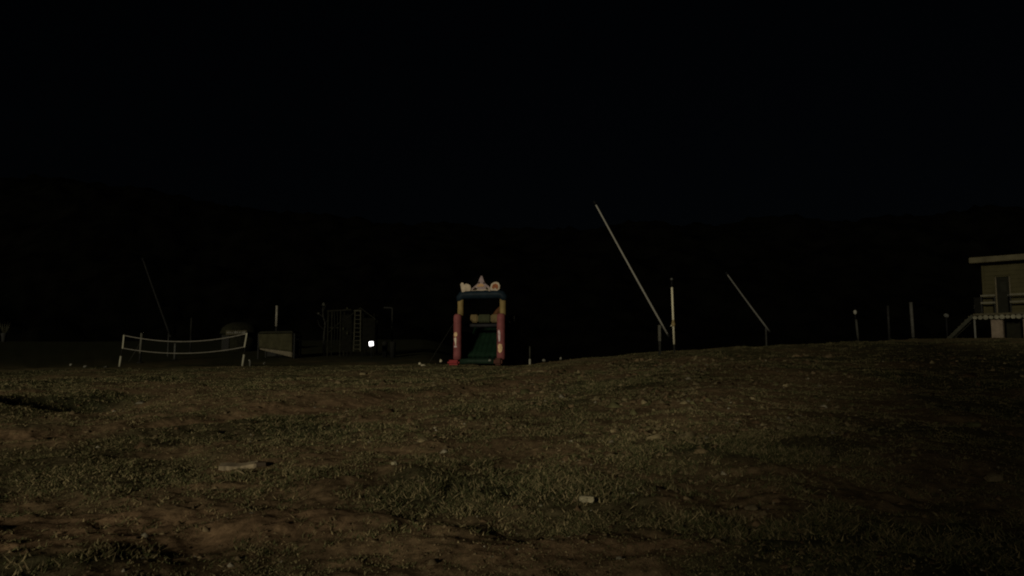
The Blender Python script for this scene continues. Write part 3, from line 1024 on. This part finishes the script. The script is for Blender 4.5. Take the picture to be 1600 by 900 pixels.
# wall planks: horizontal boards, with a doorway from s=1.13 to 1.80
DX0, DX1, DH = 1.18, 1.80, 2.12
nb = 12
bh = (WT - DK) / nb
for k in range(nb):
    z0 = DK + k * bh
    spans = [(.52, DX0 - .07), (DX1 + .07, LN)] if z0 - DK < DH - .02 else [(.52, LN)]
    for x0, x1 in spans:
        MB().box(((x0 + x1) / 2, .66 + .004 * (k % 2), z0 + bh / 2), (x1 - x0, .05, bh - .008)).build('wall_board', CW, cb)
    MB().box((.53, 2.15, z0 + bh / 2), (.05, 2.9, bh - .008)).build('wall_board', CW, cb)
MB().box((.6 + 3.2, .74, (DK + WT) / 2), (6.4, .08, WT - DK - .02)).build('wall_core', DARK, cb)
MB().box((.52, .64, (DK + WT) / 2), (.12, .12, WT - DK)).build('corner_trim', CW, cb)
dr = MB().box(((DX0 + DX1) / 2, .69, DK + DH / 2), (DX1 - DX0 - .02, .04, DH)).build('door', mat('dark_door', (.0075, .0075, .005), .6, .3, 3), cb)
MB().box(((DX0 + DX1) / 2 + .02, .664, DK + DH * .72), (.30, .012, .62)).build('door_pane', mat('dull_pane', (.011, .011, .008), .3, .3, 3), dr)
MB().lathe([(.02, 0), (.035, .03), (.02, .06)], 8, (DX1 - .1, .65, DK + 1.0)).build('door_handle', GREYP, dr)
for x in (DX0 - .035, DX1 + .035):
    MB().box((x, .635, DK + DH / 2), (.065, .09, DH)).build('door_frame', mat('frame_pale', (.072, .062, .042), .8, .3, 4), cb)
MB().box(((DX0 + DX1) / 2, .635, DK + DH + .035), (DX1 - DX0 + .14, .09, .065)).build('door_frame', CW, cb)
# roof slab
MB().box((LN / 2 + .0, 1.9, WT + .18), (LN + .1, 4.0, .33), bevel=.03).build('roof', mat('roof_slab', (.066, .059, .038), .85, .3, 2), cb)
# deck with log ends
MB().box((LN / 2, 1.9, DK - .07), (LN, 3.9, .12)).build('deck', WOOD, cb)
for k in range(26):
    x = .10 + k * .27
    MB().tube([(x, -.16, DK - .25), (x, .5, DK - .25)], .105 + .014 * ((k * 7) % 3), 10).build('log_end', mat('log_end_grey', (.115, .11, .085), .85, .6, 3.0), cb)
MB().box((LN / 2, .55, DK - .26), (LN - .1, .18, .24)).build('beam', WOOD, cb)
# piers and thin corner post
for x0, x1 in ((.86, 1.44), (2.42, 3.05), (4.1, 4.75)):
    MB().box(((x0 + x1) / 2, .35, (DK - .38) / 2 - .1), (x1 - x0, .55, DK - .38 + .2), bevel=.02).build('pier', CONC, cb)
MB().bar((.06, .0, -.2), (.06, .0, DK - .37), .09).build('corner_post', GREYP, cb)
MB().box((1.95, 1.0, (DK - .4) / 2), (.9, .06, DK - .42)).build('skirt_board', mat('skirt_dark', (.009, .009, .006), .9, .3, 4), cb)
# railing
for x0, x1 in ((.42, DX0 - .02), (DX1 + .06, LN - .2)):
    for z, hh in ((DK + 1.02, .10), (DK + .60, .11)):
        MB().box(((x0 + x1) / 2, .02, z), (x1 - x0, .05, hh)).build('rail', CT, cb)
    MB().box((x0 + .03, .08, DK + .53), (.07, .06, 1.06)).build('baluster', DARK, cb)
    n = max(1, int((x1 - x0) / 1.1))
    for k in range(1, n + 1):
        MB().box((x0 + (x1 - x0) * k / n - .04, .08, DK + .53), (.07, .06, 1.06)).build('baluster', DARK, cb)
# stairs down to the left
st = bpy.data.objects.new('stairs', None)
COL.objects.link(st)
st.parent = cb
for yy in (.05, .85):
    MB().bar((-.02, yy, DK - .12), (-1.45, yy, -.08), .07, .20).build('stringer', mat('stringer_grey', (.028, .028, .022), .8, .3, 4), st)
for k in range(7):
    fx = (k + .6) / 7.4
    MB().box((-.05 - 1.36 * fx, .45, DK - .05 - (DK - .05) * fx), (.24, .74, .045)).build('tread', WOOD, st)

# crate on the deck corner
cr = thing('deck_crate', 'dark upright crate on left corner of the cabin deck', 'crate', (0, 0, 0), R(-40))
cw = cb.matrix_basis
import mathutils
rotm = Matrix.Rotation(R(-40), 3, 'Z')
cr.location = Vector((ox, oy, gz0)) + rotm @ Vector((.26, .32, DK))
cbx = MB().box((0, 0, .45), (.40, .42, .86), bevel=.03).build('box', mat('crate_dark', (.006, .006, .005), .8, .3, 4), cr)
MB().box((0, 0, .905), (.44, .46, .05), bevel=.01).build('lid', mat('crate_lid', (.008, .008, .007), .8, .3, 4), cr)
MB().box((-.212, -.04, .42), (.02, .16, .24)).build('pale_label', mat('crate_label', (.065, .065, .06), .8, .2, 4), cbx)

# ------------------------------------------------------------------ near things lying on the field
def on_ground(px, py):
    """march the picture ray until it meets the ground"""
    y = 3.0
    while y < 60:
        p = at(px, py, y)
        if p.z <= float(ground_z(np.array([p.x]), np.array([y]))[0]):
            return p
        y += .02
    return at(px, py, 40)


def lying_rock(px, py, s, seed, m_, label, rot=0, sub=2, jag=.3, name='stone'):
    q = on_ground(px, py)
    o = MB().rock((0, 0, 0), s, seed, sub, jag).build(name, m_)
    tag(o, label, 'stone')
    o.location = (q.x, q.y, q.z + s[2] * .28)
    o.rotation_euler = (0, 0, rot)
    return o


SM = mat('pale_limestone', (.46, .41, .29), .85, .3, 14, bump=.3)
q = on_ground(917, 787)
o = MB().box((0, 0, .03), (.13, .09, .052), Matrix.Rotation(R(4), 4, 'Y'), .012)
bmesh.ops.subdivide_edges(o.bm, edges=o.bm.edges[:], cuts=3, use_grid_fill=True)
from mathutils import noise as mnoise
for v in o.bm.verts:
    k_ = mnoise.noise(v.co * 22) * .013 + mnoise.noise(v.co * 55 + Vector((3, 1, 7))) * .006
    v.co += Vector((v.co.x * 3.5, v.co.y * 5, v.co.z * 3)).normalized() * k_
    v.co.z -= .16 * max(0, v.co.x) * .5
o = o.build('pale_stone', SM)
tag(o, 'squarish cream stone lying alone on the near grass', 'stone')
o.location = (q.x, q.y, q.z + .012)
o.rotation_euler = (0, 0, R(14))
SD = mat('earthy_stone', (.17, .135, .085), .9, .4, 10, bump=.3)
lying_rock(1553, 752, (.22, .13, .10), 3, SD, 'dull brownish stone low at the far right of the field', .4)
lying_rock(1521, 667, (.26, .16, .10), 8, mat('mossy_stone', (.10, .10, .05), .9, .4, 10), 'mossy stone on the dark slope below the cabin', .1)
lying_rock(1174, 796, (.16, .10, .06), 5, SD, 'flat brown stone on the grass right of the cream stone', .8)
lying_rock(1246, 894, (.10, .07, .045), 15, SD, 'small brown stone at the bottom edge right of centre', .8)
lying_rock(1095, 708, (.17, .10, .07), 6, mat('warm_stone', (.22, .165, .095), .9, .4, 10), 'warm tan stone among the stony patch on the slope', .2)
lying_rock(1284, 711, (.20, .10, .06), 9, SD, 'long low stone right of the stony patch', .2)
lying_rock(616, 726, (.07, .06, .05), 11, SM, 'tiny bright stone above the middle of the field', .2)

# dry plank half sunk in the grass
PW = mat('dry_plank', (.29, .235, .165), .85, .35, 8, bump=.4)
a_, b_ = on_ground(343, 733), on_ground(402, 729)
c_ = (a_ + b_) / 2
L_ = (b_ - a_).length
pk = thing('dry_plank', 'weathered plank lying flat in the grass at left of the foreground', 'plank', c_, math.atan2(b_.y - a_.y, b_.x - a_.x))
bm = bmesh.new()
n = 14
rows, zs_ = [], []
pk_rot = Matrix.Rotation(pk.rotation_euler.z, 3, 'Z')
for k in range(n + 1):
    t_ = k / n
    x = (t_ - .5) * L_
    w = .075 * (.6 + .4 * math.sin(math.pi * min(1, t_ * 1.4 + .12)) + .25 * t_) * (.85 + .3 * random.random())
    ww = [pk_rot @ Vector((x, yy, 0)) + c_ for yy in (-w, w)]
    g0, g1 = [float(ground_z(np.array([p_.x]), np.array([p_.y]))[0]) - c_.z for p_ in ww]
    zc = max(g0, g1) + .028 + .012 * math.sin(t_ * 9) - .012 * math.sin(t_ * math.pi)
    zs_.append(zc)
    rows.append((x, w))
k_ = np.ones(5) / 5
zs_ = np.convolve(np.pad(zs_, 2, mode='edge'), k_, 'valid') - .004
rows = [[bm.verts.new((x, -w, z_ - .05)), bm.verts.new((x, -w, z_ + .004)), bm.verts.new((x, w, z_ + .028)), bm.verts.new((x, w, z_ - .05))] for (x, w), z_ in zip(rows, zs_)]
for r0, r1 in zip(rows[:-1], rows[1:]):
    for k in range(4):
        bm.faces.new((r0[k], r1[k], r1[(k + 1) % 4], r0[(k + 1) % 4]))
bm.faces.new(rows[0]); bm.faces.new(rows[-1][::-1])
M = MB(); M.bm.free(); M.bm = bm
M.build('board', PW, pk)
MB().box((L_ * .56, .03, float(zs_[-1]) - .01), (.14, .15, .05), Matrix.Rotation(R(12), 4, 'Z'), .008).build('broken_end', mat('dark_plank', (.08, .06, .045), .9, .3, 8), pk)
# twigs
TW = mat('pale_twig', (.20, .16, .10), .9, .3, 10)
for k, (p0, p1, lab) in enumerate((((650, 753), (664, 762), 'short pale twig in the middle of the foreground'),
                                   ((366, 739), (382, 742), 'thin pale stick just below the weathered plank'),
                                   ((104, 716), (126, 708), 'bent dry stick on the grass at the left'))):
    a_, b_ = on_ground(*p0), on_ground(*p1)
    d = b_ - a_
    t_ = thing('dry_stick', lab, 'stick', a_)
    MB().tube([(0, 0, .012), d * .35 + Vector((.0, .02, .03)), d * .7 + Vector((0, -.015, .028)), d + Vector((0, 0, .012))], [.010, .013, .011, .006], 6).build('stem', TW, t_)
    MB().tube([d * .5 + Vector((0, 0, .03)), d * .62 + Vector((.02, .06, .05))], [.007, .004], 5).build('side_shoot', TW, t_)
